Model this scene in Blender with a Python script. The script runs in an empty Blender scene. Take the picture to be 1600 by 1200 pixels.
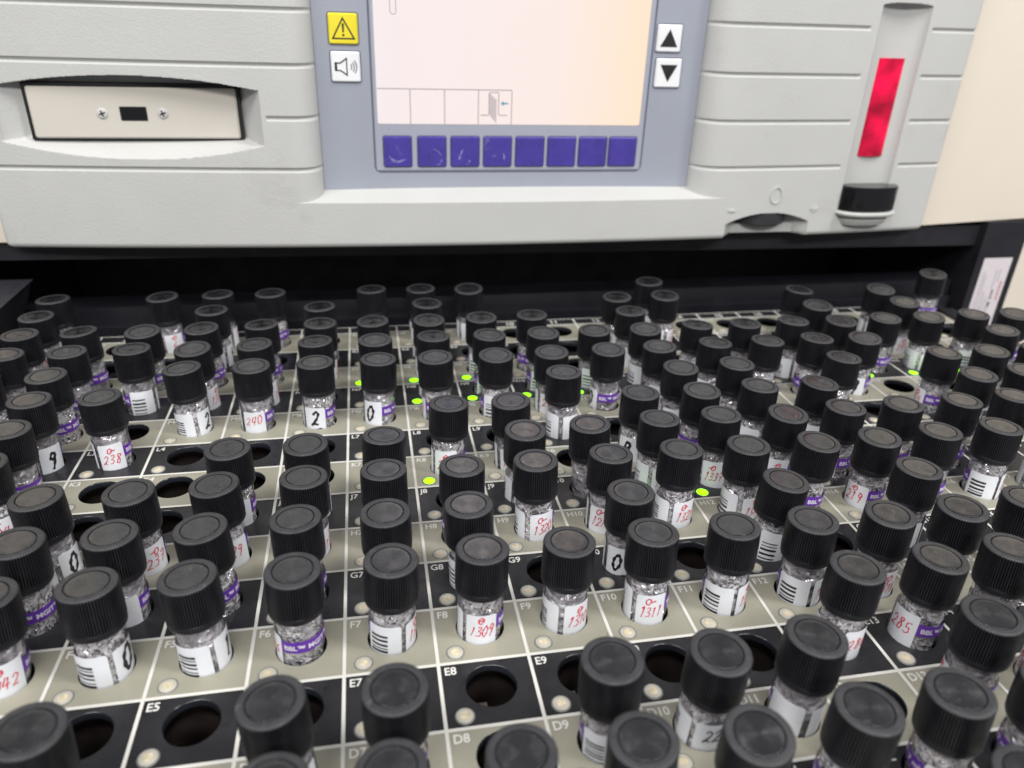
import bpy, math, random, zlib
import numpy as np
from mathutils import Matrix, Vector

# ------------------------------------------------------------------ units
# One drawer column is 1.0 in the plan below; U turns plan units into metres.
U = 0.032
Q = 0.84664            # row pitch / column pitch
HX, HY = 0.53, -0.41 * Q   # tube hole inside its cell
LX, LY = 0.205, -0.825 * Q  # indicator light inside its cell
ROWS = 'ABCDEFGHJKLMNPRS'
R0 = 3                 # index of row D is 0
NCOL = 20
rng = random.Random(11)

scene = bpy.context.scene
col = scene.collection


def colx(c): return c - 8.0
def rowy(r): return (r - 4.0) * Q
def ridx(ch): return ROWS.index(ch) - R0


# ------------------------------------------------------------------ materials
def mat(name):
    m = bpy.data.materials.new(name)
    m.use_nodes = True
    nt = m.node_tree
    b = nt.nodes['Principled BSDF']
    return m, nt, b


def tint(nt, b, color, amount=0.12, scale=40.0, detail=6.0, coord='Object', bump=0.0, bump_scale=600.0, rough=None, rough_amt=0.12, per_object=False):
    """Slight procedural mottling of colour and gloss, plus a fine grain bump."""
    tc = nt.nodes.new('ShaderNodeTexCoord')
    src = tc.outputs[coord]
    if per_object:
        oi = nt.nodes.new('ShaderNodeObjectInfo')
        mul = nt.nodes.new('ShaderNodeMath'); mul.operation = 'MULTIPLY'; mul.inputs[1].default_value = 37.0
        nt.links.new(oi.outputs['Random'], mul.inputs[0])
        add = nt.nodes.new('ShaderNodeVectorMath'); add.operation = 'ADD'
        nt.links.new(src, add.inputs[0]); nt.links.new(mul.outputs[0], add.inputs[1])
        src = add.outputs[0]
    n = nt.nodes.new('ShaderNodeTexNoise')
    n.inputs['Scale'].default_value = scale; n.inputs['Detail'].default_value = detail
    nt.links.new(src, n.inputs['Vector'])
    mr = nt.nodes.new('ShaderNodeMapRange')
    mr.inputs['From Min'].default_value = 0.25; mr.inputs['From Max'].default_value = 0.75
    mr.inputs['To Min'].default_value = 1.0 - amount; mr.inputs['To Max'].default_value = 1.0 + amount
    nt.links.new(n.outputs['Fac'], mr.inputs['Value'])
    mix = nt.nodes.new('ShaderNodeVectorMath'); mix.operation = 'SCALE'
    mix.inputs[0].default_value = color[:3]
    nt.links.new(mr.outputs[0], mix.inputs['Scale'])
    nt.links.new(mix.outputs[0], b.inputs['Base Color'])
    if rough is not None:
        r2 = nt.nodes.new('ShaderNodeMapRange')
        r2.inputs['From Min'].default_value = 0.3; r2.inputs['From Max'].default_value = 0.7
        r2.inputs['To Min'].default_value = max(0.02, rough - rough_amt); r2.inputs['To Max'].default_value = rough + rough_amt
        n2 = nt.nodes.new('ShaderNodeTexNoise'); n2.inputs['Scale'].default_value = scale * 3.1; n2.inputs['Detail'].default_value = 5
        nt.links.new(src, n2.inputs['Vector'])
        nt.links.new(n2.outputs['Fac'], r2.inputs['Value'])
        nt.links.new(r2.outputs[0], b.inputs['Roughness'])
    if bump:
        nb = nt.nodes.new('ShaderNodeTexNoise'); nb.inputs['Scale'].default_value = bump_scale; nb.inputs['Detail'].default_value = 3
        nt.links.new(tc.outputs[coord], nb.inputs['Vector'])
        bp = nt.nodes.new('ShaderNodeBump'); bp.inputs['Strength'].default_value = bump; bp.inputs['Distance'].default_value = 0.0006
        nt.links.new(nb.outputs['Fac'], bp.inputs['Height'])
        nt.links.new(bp.outputs[0], b.inputs['Normal'])
    return src


def simple(name, color, rough=0.5, amount=0.08, scale=40, bump=0.0, bump_scale=600, spec=None, per_object=False, rough_amt=0.1):
    m, nt, b = mat(name)
    tint(nt, b, color, amount, scale, bump=bump, bump_scale=bump_scale, rough=rough, rough_amt=rough_amt, per_object=per_object)
    if spec is not None:
        b.inputs['Specular IOR Level'].default_value = spec
    return m


M = {}
M['bezel'] = simple('bezel_plastic', (0.50, 0.503, 0.485), 0.55, 0.03, 18, bump=0.30, bump_scale=900)
M['cream'] = simple('cream_paint', (0.71, 0.64, 0.54), 0.5, 0.02, 15, bump=0.12, bump_scale=500)
M['drive'] = simple('drive_face', (0.60, 0.565, 0.50), 0.4, 0.03, 20, bump=0.08, bump_scale=800)
M['grey_panel'] = simple('grey_membrane', (0.31, 0.33, 0.385), 0.38, 0.03, 25, bump=0.05, bump_scale=1500)
M['outline'] = simple('outline_ink', (0.10, 0.11, 0.16), 0.4)
M['key'] = simple('blue_key', (0.058, 0.042, 0.27), 0.33, 0.12, 90)
M['yellow'] = simple('yellow_key', (0.78, 0.66, 0.03), 0.4)
M['white'] = simple('white_key', (0.78, 0.79, 0.80), 0.4)
M['ink'] = simple('black_ink', (0.012, 0.012, 0.014), 0.5)
M['darkframe'] = simple('dark_frame', (0.012, 0.012, 0.016), 0.55, 0.15, 30, bump=0.1)
M['cavity'] = simple('dark_cavity', (0.004, 0.004, 0.006), 0.6, 0.2, 20)
M['ledge'] = simple('rear_ledge', (0.010, 0.010, 0.014), 0.4, 0.2, 20)
M['rail'] = simple('side_rail', (0.024, 0.024, 0.030), 0.45, 0.25, 60, bump=0.15)
M['steel'] = simple('screw_steel', (0.55, 0.54, 0.52), 0.3)
M['gloss_black'] = simple('gloss_black', (0.008, 0.008, 0.009), 0.06, 0.1, 30, rough_amt=0.03)
M['wheel'] = simple('thumb_wheel', (0.03, 0.03, 0.033), 0.5)
M['sticker'] = simple('sticker_paper', (0.66, 0.61, 0.63), 0.45, 0.03, 30)
M['pink_ink'] = simple('pink_ink', (0.55, 0.20, 0.24), 0.5)
M['grey_ink'] = simple('grey_ink', (0.42, 0.36, 0.38), 0.5)
M['cell_light'] = simple('plate_light', (0.300, 0.288, 0.228), 0.36, 0.10, 55, bump=0.1, bump_scale=1200)
M['cell_dark'] = simple('plate_dark', (0.018, 0.018, 0.020), 0.34, 0.25, 70, bump=0.1, bump_scale=1200)
M['line'] = simple('plate_line', (0.66, 0.65, 0.60), 0.45, 0.05, 60)
M['letter'] = simple('plate_letter', (0.70, 0.69, 0.65), 0.45, 0.05, 60)
M['hole'] = simple('hole_wall', (0.013, 0.015, 0.019), 0.2, 0.3, 60)
M['paper'] = simple('label_paper', (0.76, 0.78, 0.82), 0.55, 0.03, 300, per_object=True)
M['purple'] = simple('purple_band', (0.125, 0.030, 0.36), 0.4, 0.06, 200)
M['white_ink'] = simple('white_ink', (0.75, 0.72, 0.80), 0.5)
M['red_ink'] = simple('red_pen', (0.62, 0.025, 0.06), 0.5, 0.25, 600)
M['black_pen'] = simple('black_pen', (0.010, 0.010, 0.012), 0.4, 0.2, 600)
M['lettering_off'] = simple('emboss', (0.52, 0.525, 0.51), 0.5)


def dust(m, color, lo, hi, scale, seed):
    """Pale dust and scuff specks, different on every object."""
    nt = m.node_tree; b = nt.nodes['Principled BSDF']
    old = b.inputs['Base Color'].links[0].from_socket
    tc = nt.nodes.new('ShaderNodeTexCoord'); oi = nt.nodes.new('ShaderNodeObjectInfo')
    mul = nt.nodes.new('ShaderNodeMath'); mul.operation = 'MULTIPLY'; mul.inputs[1].default_value = 53.0 + seed
    nt.links.new(oi.outputs['Random'], mul.inputs[0])
    add = nt.nodes.new('ShaderNodeVectorMath'); add.operation = 'ADD'
    nt.links.new(tc.outputs['Object'], add.inputs[0]); nt.links.new(mul.outputs[0], add.inputs[1])
    n = nt.nodes.new('ShaderNodeTexNoise'); n.inputs['Scale'].default_value = scale; n.inputs['Detail'].default_value = 6; n.inputs['Roughness'].default_value = 0.7; n.inputs['Distortion'].default_value = 0.8
    nt.links.new(add.outputs[0], n.inputs['Vector'])
    mr = nt.nodes.new('ShaderNodeMapRange'); mr.inputs['From Min'].default_value = lo; mr.inputs['From Max'].default_value = hi
    nt.links.new(n.outputs['Fac'], mr.inputs['Value'])
    mx = nt.nodes.new('ShaderNodeMixRGB'); mx.inputs[2].default_value = (*color, 1)
    nt.links.new(mr.outputs[0], mx.inputs[0]); nt.links.new(old, mx.inputs[1]); nt.links.new(mx.outputs[0], b.inputs['Base Color'])
    return m


def cap_side():
    m, nt, b = mat('cap_plastic')
    src = tint(nt, b, (0.0095, 0.0095, 0.0125), 0.25, 160, bump=0.06, bump_scale=1800, rough=0.38, rough_amt=0.08, per_object=True)
    return m


def cap_rim():
    m, nt, b = mat('cap_rim_plastic')
    tint(nt, b, (0.026, 0.026, 0.029), 0.35, 220, bump=0.25, bump_scale=2200, rough=0.52, rough_amt=0.12, per_object=True)
    b.inputs['IOR'].default_value = 1.62
    return m


def cap_disc():
    """Turned centre disc: fine concentric tool marks give the fan shaped glint; scuffs break it up."""
    m, nt, b = mat('cap_disc_plastic')
    src = tint(nt, b, (0.012, 0.012, 0.014), 0.4, 110, rough=0.24, rough_amt=0.08, per_object=True)
    tc = nt.nodes.new('ShaderNodeTexCoord')
    tg = nt.nodes.new('ShaderNodeTangent'); tg.direction_type = 'RADIAL'; tg.axis = 'Z'
    nt.links.new(tg.outputs[0], b.inputs['Tangent'])
    b.inputs['Anisotropic'].default_value = 0.85
    b.inputs['IOR'].default_value = 1.9
    n = nt.nodes.new('ShaderNodeTexNoise'); n.inputs['Scale'].default_value = 120; n.inputs['Detail'].default_value = 2
    nt.links.new(src, n.inputs['Vector'])
    bp = nt.nodes.new('ShaderNodeBump'); bp.inputs['Strength'].default_value = 0.05; bp.inputs['Distance'].default_value = 0.0006
    nt.links.new(n.outputs['Fac'], bp.inputs['Height'])
    nt.links.new(bp.outputs[0], b.inputs['Normal'])
    return m


M['cap_side'] = dust(cap_side(), (0.07, 0.07, 0.075), 0.66, 0.74, 420, 1); M['cap_rim'] = dust(cap_rim(), (0.10, 0.10, 0.10), 0.60, 0.75, 380, 2); M['cap_disc'] = dust(cap_disc(), (0.16, 0.16, 0.16), 0.63, 0.78, 300, 3)
dust(M['cell_light'], (0.12, 0.11, 0.09), 0.66, 0.74, 160, 4); dust(M['cell_dark'], (0.10, 0.10, 0.10), 0.66, 0.78, 220, 5); dust(M['key'], (0.16, 0.15, 0.34), 0.62, 0.78, 120, 6)
dust(M['bezel'], (0.42, 0.42, 0.40), 0.60, 0.85, 22, 7)


def glass_mat():
    m, nt, b = mat('tube_plastic')
    nt.nodes.remove(b)
    out = nt.nodes['Material Output']
    tr = nt.nodes.new('ShaderNodeBsdfTransparent'); tr.inputs[0].default_value = (0.93, 0.93, 0.935, 1)
    gl = nt.nodes.new('ShaderNodeBsdfGlossy'); gl.inputs['Roughness'].default_value = 0.03; gl.inputs[0].default_value = (0.95, 0.95, 0.97, 1)
    fr = nt.nodes.new('ShaderNodeFresnel'); fr.inputs['IOR'].default_value = 1.5
    tc = nt.nodes.new('ShaderNodeTexCoord')
    n = nt.nodes.new('ShaderNodeTexNoise'); n.inputs['Scale'].default_value = 240; n.inputs['Detail'].default_value = 2
    nt.links.new(tc.outputs['Object'], n.inputs['Vector'])
    bp = nt.nodes.new('ShaderNodeBump'); bp.inputs['Strength'].default_value = 0.06; bp.inputs['Distance'].default_value = 0.0005
    nt.links.new(n.outputs['Fac'], bp.inputs['Height']); nt.links.new(bp.outputs[0], gl.inputs['Normal'])
    mx = nt.nodes.new('ShaderNodeMixShader')
    ge = nt.nodes.new('ShaderNodeNewGeometry'); inv_ = nt.nodes.new('ShaderNodeMath'); inv_.operation = 'SUBTRACT'; inv_.inputs[0].default_value = 1.0
    nt.links.new(ge.outputs['Backfacing'], inv_.inputs[1])
    mu = nt.nodes.new('ShaderNodeMath'); mu.operation = 'MULTIPLY'
    nt.links.new(fr.outputs[0], mu.inputs[0]); nt.links.new(inv_.outputs[0], mu.inputs[1])
    nt.links.new(mu.outputs[0], mx.inputs[0]); nt.links.new(tr.outputs[0], mx.inputs[1]); nt.links.new(gl.outputs[0], mx.inputs[2])
    nt.links.new(mx.outputs[0], out.inputs[0])
    return m


def bead_mat(name, rough, metal, alpha, vscale, strength, base):
    """Bubbles and wet film on the inside of the tube: bright and dark reflections painted into the base colour."""
    m, nt, b = mat(name)
    out = nt.nodes['Material Output']
    tc = nt.nodes.new('ShaderNodeTexCoord'); oi = nt.nodes.new('ShaderNodeObjectInfo')
    mul = nt.nodes.new('ShaderNodeMath'); mul.operation = 'MULTIPLY'; mul.inputs[1].default_value = 11.0
    nt.links.new(oi.outputs['Random'], mul.inputs[0])
    add = nt.nodes.new('ShaderNodeVectorMath'); add.operation = 'ADD'
    nt.links.new(tc.outputs['Object'], add.inputs[0]); nt.links.new(mul.outputs[0], add.inputs[1])
    v = nt.nodes.new('ShaderNodeTexVoronoi'); v.feature = 'SMOOTH_F1'; v.inputs['Scale'].default_value = vscale; v.inputs['Smoothness'].default_value = 0.35
    nt.links.new(add.outputs[0], v.inputs['Vector'])
    n = nt.nodes.new('ShaderNodeTexNoise'); n.inputs['Scale'].default_value = vscale * 0.55; n.inputs['Detail'].default_value = 3; n.inputs['Distortion'].default_value = 0.6
    nt.links.new(add.outputs[0], n.inputs['Vector'])
    s = nt.nodes.new('ShaderNodeMath'); s.operation = 'ADD'
    nt.links.new(v.outputs['Distance'], s.inputs[0]); nt.links.new(n.outputs['Fac'], s.inputs[1])
    bp = nt.nodes.new('ShaderNodeBump'); bp.inputs['Strength'].default_value = strength; bp.inputs['Distance'].default_value = 0.0030
    nt.links.new(s.outputs[0], bp.inputs['Height']); nt.links.new(bp.outputs[0], b.inputs['Normal'])
    rp = nt.nodes.new('ShaderNodeValToRGB')
    rp.color_ramp.elements[0].position = 0.30; rp.color_ramp.elements[0].color = (*[c * 0.5 for c in base], 1)
    rp.color_ramp.elements[1].position = 0.72; rp.color_ramp.elements[1].color = (*base, 1)
    n2 = nt.nodes.new('ShaderNodeTexNoise'); n2.inputs['Scale'].default_value = vscale * 0.8; n2.inputs['Detail'].default_value = 2; n2.inputs['Distortion'].default_value = 1.2
    nt.links.new(add.outputs[0], n2.inputs['Vector']); nt.links.new(n2.outputs['Fac'], rp.inputs[0])
    nt.links.new(rp.outputs[0], b.inputs['Base Color'])
    b.inputs['Metallic'].default_value = metal; b.inputs['Roughness'].default_value = rough
    tr = nt.nodes.new('ShaderNodeBsdfTransparent'); tr.inputs[0].default_value = (0.86, 0.85, 0.87, 1)
    big = nt.nodes.new('ShaderNodeTexNoise'); big.inputs['Scale'].default_value = 130; big.inputs['Detail'].default_value = 2
    nt.links.new(add.outputs[0], big.inputs['Vector'])
    mr = nt.nodes.new('ShaderNodeMapRange'); mr.inputs['From Min'].default_value = 0.40; mr.inputs['From Max'].default_value = 0.60
    mr.inputs['To Min'].default_value = alpha - 0.25; mr.inputs['To Max'].default_value = min(1, alpha + 0.2)
    nt.links.new(big.outputs['Fac'], mr.inputs['Value'])
    mx = nt.nodes.new('ShaderNodeMixShader')
    nt.links.new(mr.outputs[0], mx.inputs[0]); nt.links.new(tr.outputs[0], mx.inputs[1]); nt.links.new(b.outputs[0], mx.inputs[2])
    nt.links.new(mx.outputs[0], out.inputs[0])
    return m


M['glass'] = glass_mat()
M['beads'] = bead_mat('wet_beads', 0.14, 0.85, 0.85, 700, 0.2, (0.98, 0.96, 0.98))
M['foam'] = bead_mat('wet_foam', 0.2, 0.1, 0.8, 700, 0.2, (0.92, 0.89, 0.92))
M['film'] = bead_mat('wet_film', 0.14, 0.25, 0.6, 330, 0.7, (0.86, 0.83, 0.87))


def emit_mat(name, color, strength):
    m, nt, b = mat(name)
    b.inputs['Base Color'].default_value = (*color, 1)
    b.inputs['Emission Color'].default_value = (*color, 1)
    b.inputs['Emission Strength'].default_value = strength
    b.inputs['Roughness'].default_value = 0.25
    return m


M['led_on'] = emit_mat('green_light', (0.26, 1.0, 0.0), 2.0)
m, nt, b = mat('lens_off')
tint(nt, b, (0.60, 0.53, 0.37), 0.3, 500, rough=0.2, per_object=True)
b.inputs['Coat Weight'].default_value = 0.6
M['lens'] = m
M['lens_clear'] = simple('lens_clear', (0.46, 0.44, 0.38), 0.15, 0.15, 200)
M['lens_ring'] = simple('lens_ring', (0.20, 0.20, 0.185), 0.25, 0.1, 200)
m, nt, b = mat('red_acrylic')
tint(nt, b, (0.62, 0.003, 0.045), 0.95, 45, rough=0.10, rough_amt=0.06)
b.inputs['Coat Weight'].default_value = 0.2
b.inputs['Emission Color'].default_value = (0.9, 0.0, 0.06, 1); b.inputs['Emission Strength'].default_value = 0.05  # faint glow painted into the red plastic so it looks lit
M['red_window'] = m


def screen_mat():
    """Back-lit LCD: pinkish white, with the viewing-angle shift to orange painted into the glow."""
    m, nt, b = mat('lcd')
    tc = nt.nodes.new('ShaderNodeTexCoord'); sp = nt.nodes.new('ShaderNodeSeparateXYZ')
    nt.links.new(tc.outputs['Generated'], sp.inputs[0])
    rp = nt.nodes.new('ShaderNodeValToRGB')
    rp.color_ramp.elements[0].position = 0.0; rp.color_ramp.elements[0].color = (0.90, 0.80, 0.80, 1)
    rp.color_ramp.elements[1].position = 1.0; rp.color_ramp.elements[1].color = (1.0, 0.76, 0.56, 1)
    e = rp.color_ramp.elements.new(0.66); e.color = (0.93, 0.79, 0.74, 1)
    nt.links.new(sp.outputs[0], rp.inputs[0])
    b.inputs['Base Color'].default_value = (0.05, 0.05, 0.05, 1); b.inputs['Roughness'].default_value = 0.25
    nt.links.new(rp.outputs[0], b.inputs['Emission Color'])
    b.inputs['Emission Strength'].default_value = 0.98
    return m


M['screen'] = screen_mat()
M['screen_line'] = simple('screen_line', (0.03, 0.03, 0.03), 0.5)
M['screen_line'].node_tree.nodes['Principled BSDF'].inputs['Emission Color'].default_value = (0.50, 0.42, 0.43, 1)
M['screen_line'].node_tree.nodes['Principled BSDF'].inputs['Emission Strength'].default_value = 0.6


# ------------------------------------------------------------------ mesh helpers
class MB:
    def __init__(s):
        s.v = []; s.f = []; s.mi = []; s.sm = []

    def add(s, verts, faces, mi=0, smooth=False):
        o = len(s.v)
        s.v.extend([tuple(map(float, p)) for p in verts])
        for f in faces:
            s.f.append(tuple(o + i for i in f)); s.mi.append(mi); s.sm.append(smooth)
        return s

    def box(s, x0, x1, y0, y1, z0, z1, mi=0, bev=0.0):
        if bev:
            return s.bevel_box(x0, x1, y0, y1, z0, z1, bev, mi)
        v = [(x, y, z) for z in (z0, z1) for y in (y0, y1) for x in (x0, x1)]
        f = [(0, 2, 3, 1), (4, 5, 7, 6), (0, 1, 5, 4), (2, 6, 7, 3), (0, 4, 6, 2), (1, 3, 7, 5)]
        return s.add(v, f, mi)

    def bevel_box(s, x0, x1, y0, y1, z0, z1, b, mi=0):
        # rounded outline in XZ, front edge (low Y) chamfered
        def ring(inset, y):
            r = max(b * 1.6 - inset, 0.001); p = []
            for cx, cz, a0 in ((x1 - inset - r, z0 + inset + r, -90), (x1 - inset - r, z1 - inset - r, 0), (x0 + inset + r, z1 - inset - r, 90), (x0 + inset + r, z0 + inset + r, 180)):
                for k in range(6):
                    a = math.radians(a0 + 90 * k / 5)
                    p.append((cx + r * math.cos(a), y, cz + r * math.sin(a)))
            return p
        r0, r1, r2 = ring(0, y1), ring(0, y0 + b), ring(b, y0)
        n = len(r0); v = r0 + r1 + r2; f = []
        for a in range(2):
            for k in range(n):
                k2 = (k + 1) % n
                f.append((a * n + k2, a * n + k, (a + 1) * n + k, (a + 1) * n + k2))
        f.append(tuple(range(2 * n, 3 * n)))
        return s.add(v, f, mi)

    def lathe(s, prof, n=32, mi=0, cx=0, cy=0, smooth=True, cap0=False, cap1=False, sx=1, sy=1):
        v = []
        for r, z in prof:
            for k in range(n):
                a = 2 * math.pi * k / n
                v.append((cx + r * math.cos(a) * sx, cy + r * math.sin(a) * sy, z))
        f = []
        for i in range(len(prof) - 1):
            for k in range(n):
                k2 = (k + 1) % n
                f.append((i * n + k, i * n + k2, (i + 1) * n + k2, (i + 1) * n + k))
        if cap0: f.append(tuple(reversed(range(n))))
        if cap1: f.append(tuple(range((len(prof) - 1) * n, len(prof) * n)))
        return s.add(v, f, mi, smooth)

    def mesh(s, name, mats):
        me = bpy.data.meshes.new(name)
        v = [(x * U, y * U, z * U) for x, y, z in s.v]
        me.from_pydata(v, [], s.f)
        for m_ in mats: me.materials.append(m_)
        me.polygons.foreach_set('material_index', s.mi)
        me.polygons.foreach_set('use_smooth', s.sm)
        me.update()
        return me


def obj(name, me, parent=None, loc=(0, 0, 0)):
    o = bpy.data.objects.new(name, me)
    col.objects.link(o)
    if parent is not None: o.parent = parent
    o.location = tuple(a * U for a in loc)
    return o


def empty(name, loc, label, cat, group=None):
    o = bpy.data.objects.new(name, None)
    o.empty_display_size = 0.01
    col.objects.link(o); o.location = tuple(a * U for a in loc)
    o['label'] = label; o['category'] = cat
    if group: o['group'] = group
    return o


_txt = {}


def text_mesh(string, bold=0.0):
    """Flat triangles of a string at size 1: list of (x, y), faces, width."""
    key = (string, bold)
    if key in _txt: return _txt[key]
    cu = bpy.data.curves.new('t', 'FONT'); cu.body = string; cu.size = 1.0; cu.offset = bold; cu.resolution_u = 3
    o = bpy.data.objects.new('t', cu); col.objects.link(o)
    dg = bpy.context.evaluated_depsgraph_get(); dg.update()
    me = bpy.data.meshes.new_from_object(o.evaluated_get(dg))
    v = [(p.co.x, p.co.y) for p in me.vertices]; f = [tuple(p.vertices) for p in me.polygons]
    bpy.data.objects.remove(o); bpy.data.curves.remove(cu); bpy.data.meshes.remove(me)
    w = max((p[0] for p in v), default=0)
    _txt[key] = (v, f, w)
    return _txt[key]


# ------------------------------------------------------------------ camera
CAM_R = [[0.9829661728, -0.1809718594, 0.0320419908], [-0.0537560423, -0.4498252973, -0.8914973302], [0.1757492276, 0.8745892682, -0.4518913818]]
CAM_C = Vector((-0.4934, -8.50635, 6.47129))
FPX = 1182.9078
cam_d = bpy.data.cameras.new('camera'); cam = bpy.data.objects.new('camera', cam_d); col.objects.link(cam)
mw = Matrix(((CAM_R[0][0], -CAM_R[1][0], -CAM_R[2][0]), (CAM_R[0][1], -CAM_R[1][1], -CAM_R[2][1]), (CAM_R[0][2], -CAM_R[1][2], -CAM_R[2][2]))).to_4x4()
mw.translation = CAM_C * U
cam.matrix_world = mw
cam_d.sensor_width = 36.0; cam_d.lens = FPX / 1600 * 36
cam_d.clip_start = 0.01; cam_d.clip_end = 50
cam_d.dof.use_dof = True; cam_d.dof.focus_distance = 10.2 * U; cam_d.dof.aperture_fstop = 9.5
scene.camera = cam


def project(x, y, z):
    d = (x - CAM_C.x, y - CAM_C.y, z - CAM_C.z)
    q = [sum(CAM_R[i][k] * d[k] for k in range(3)) for i in range(3)]
    return 800 + FPX * q[0] / q[2], 600 + FPX * q[1] / q[2], q[2]


# ------------------------------------------------------------------ drawer
drawer = empty('specimen_drawer', (3, 0, 0), 'pulled out drawer plate of lettered light and dark cells with round holes', 'drawer')
inv = (-3, 0, 0)
HR = 0.28
X0, X1 = colx(1), colx(21)
Y0, Y1 = rowy(-4), rowy(12)

plate = MB()
NS = 40
for ri in range(-3, 13):
    for c in range(1, NCOL + 1):
        xa, xb, ya, yb = colx(c), colx(c + 1), rowy(ri - 1), rowy(ri)
        hx, hy = xa + HX, yb + HY
        inn = []; out = []; low = []
        angs = [2 * math.pi * k / NS for k in range(NS)]
        for cx_, cy_ in ((xa, ya), (xb, ya), (xb, yb), (xa, yb)):
            a = math.atan2(cy_ - hy, cx_ - hx) % (2 * math.pi)
            k = min(range(NS), key=lambda i: abs((angs[i] - a + math.pi) % (2 * math.pi) - math.pi))
            angs[k] = a
        for a in angs:
            ca, sa = math.cos(a), math.sin(a)
            t = min(((xb - hx) / ca if ca > 1e-9 else (xa - hx) / ca if ca < -1e-9 else 9), ((yb - hy) / sa if sa > 1e-9 else (ya - hy) / sa if sa < -1e-9 else 9))
            inn.append((hx + HR * ca, hy + HR * sa, 0)); out.append((hx + t * ca, hy + t * sa, 0))
            low.append((hx + (HR - 0.012) * ca, hy + (HR - 0.012) * sa, -0.012))
        bot = [(p[0], p[1], -0.085) for p in low]
        f = []; g = []
        for k in range(NS):
            k2 = (k + 1) % NS
            f.append((k, NS + k, NS + k2, k2))
            g.append((k, k2, 2 * NS + k2, 2 * NS + k)); g.append((2 * NS + k, 2 * NS + k2, 3 * NS + k2, 3 * NS + k))
        o = len(plate.v)
        plate.add(inn + out + low + bot, f, 0 if ri % 2 == 0 else 1)
        for q in g:
            plate.f.append(tuple(o + i for i in q)); plate.mi.append(2); plate.sm.append(True)
# border strips: the numbered strip at the back and the plain margins
XE, YE = X1 + 0.14, Y1 + 0.40 * Q
XS = X0 - 0.25
plate.add([(XS, Y1, 0), (X1, Y1, 0), (X1 - 0.35, YE, 0), (XS, YE, 0)], [(0, 1, 2, 3)], 1)
plate.add([(X1, Y0, 0), (XE, Y0, 0), (XE, Y1 - 0.25, 0), (X1, Y1, 0)], [(0, 1, 2, 3)], 0)
plate.add([(XS, Y0, 0), (X0, Y0, 0), (X0, Y1, 0), (XS, Y1, 0)], [(0, 1, 2, 3)], 0)
plate.box(XS, XE, Y0 - 0.12, Y0 - 0.002, -0.3, 0.0, 1)
obj('plate', plate.mesh('plate', [M['cell_light'], M['cell_dark'], M['hole']]), drawer, inv)

ZL = 0.006
lines = MB()
LW = 0.019
ys = sorted([rowy(r) for r in range(-4, 13)])
for r in range(-4, 13):
    y = rowy(r)
    lines.add([(XS, y - LW, ZL), (XE - (0.2 if r == 12 else 0), y - LW, ZL), (XE - (0.2 if r == 12 else 0), y + LW, ZL), (XS, y + LW, ZL)], [(0, 1, 2, 3)])
for c in range(1, NCOL + 2):
    x = colx(c)
    for a, b2 in zip(ys[:-1], ys[1:]):
        lines.add([(x - LW, a + LW, ZL), (x + LW, a + LW, ZL), (x + LW, b2 - LW, ZL), (x - LW, b2 - LW, ZL)], [(0, 1, 2, 3)])
    if c < NCOL + 1:
        lines.add([(x - LW, Y1 + LW, ZL), (x + LW, Y1 + LW, ZL), (x + LW, YE - 0.03, ZL), (x - LW, YE - 0.03, ZL)], [(0, 1, 2, 3)])
lines.add([(XS, YE - 0.03, ZL), (X1 - 0.36, YE - 0.03, ZL), (X1 - 0.36, YE - 0.005, ZL), (XS, YE - 0.005, ZL)], [(0, 1, 2, 3)])
obj('grid_lines', lines.mesh('grid_lines', [M['line']]), drawer, inv)

lett = MB()
for ri in range(-3, 13):
    for c in range(1, NCOL + 1):
        v, f, w = text_mesh(ROWS[ri + R0] + str(c), 0.018)
        s = 0.145; sx = 0.135
        lett.add([(colx(c) + 0.052 + p[0] * sx, rowy(ri) - 0.155 + p[1] * s, ZL) for p in v], f)
for c in range(1, NCOL + 1):
    v, f, w = text_mesh(str(c), 0.02)
    lett.add([(colx(c) + 0.5 - w * 0.1 + p[0] * 0.2, Y1 + 0.085 + p[1] * 0.24, ZL) for p in v], f)
obj('cell_lettering', lett.mesh('cell_lettering', [M['letter']]), drawer, inv)

fr = MB()
fr.box(XE + 0.004, XE + 0.4, Y0, Y1 - 0.1, -0.5, 0.06, 0)
fr.box(XS - 0.4, XS - 0.004, Y0, Y1 + 0.3, -0.5, 0.06, 0)
fr.box(XS - 0.4, XE + 0.4, Y0 - 0.6, Y0 - 0.125, -0.5, 0.04, 0)
fr.add([(X1 + 0.002, Y1 - 0.01, -0.01), (XE + 0.4, Y1 - 0.3, -0.01), (XE + 0.4, YE, -0.01), (X1 - 0.34, YE, -0.01)], [(0, 1, 2, 3)])
fr.box(XS - 0.4, XE + 0.4, Y0 - 0.6, Y1 + 0.3, -2.2, -2.1, 0)
obj('drawer_frame', fr.mesh('drawer_frame', [M['darkframe']]), drawer, inv)


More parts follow.
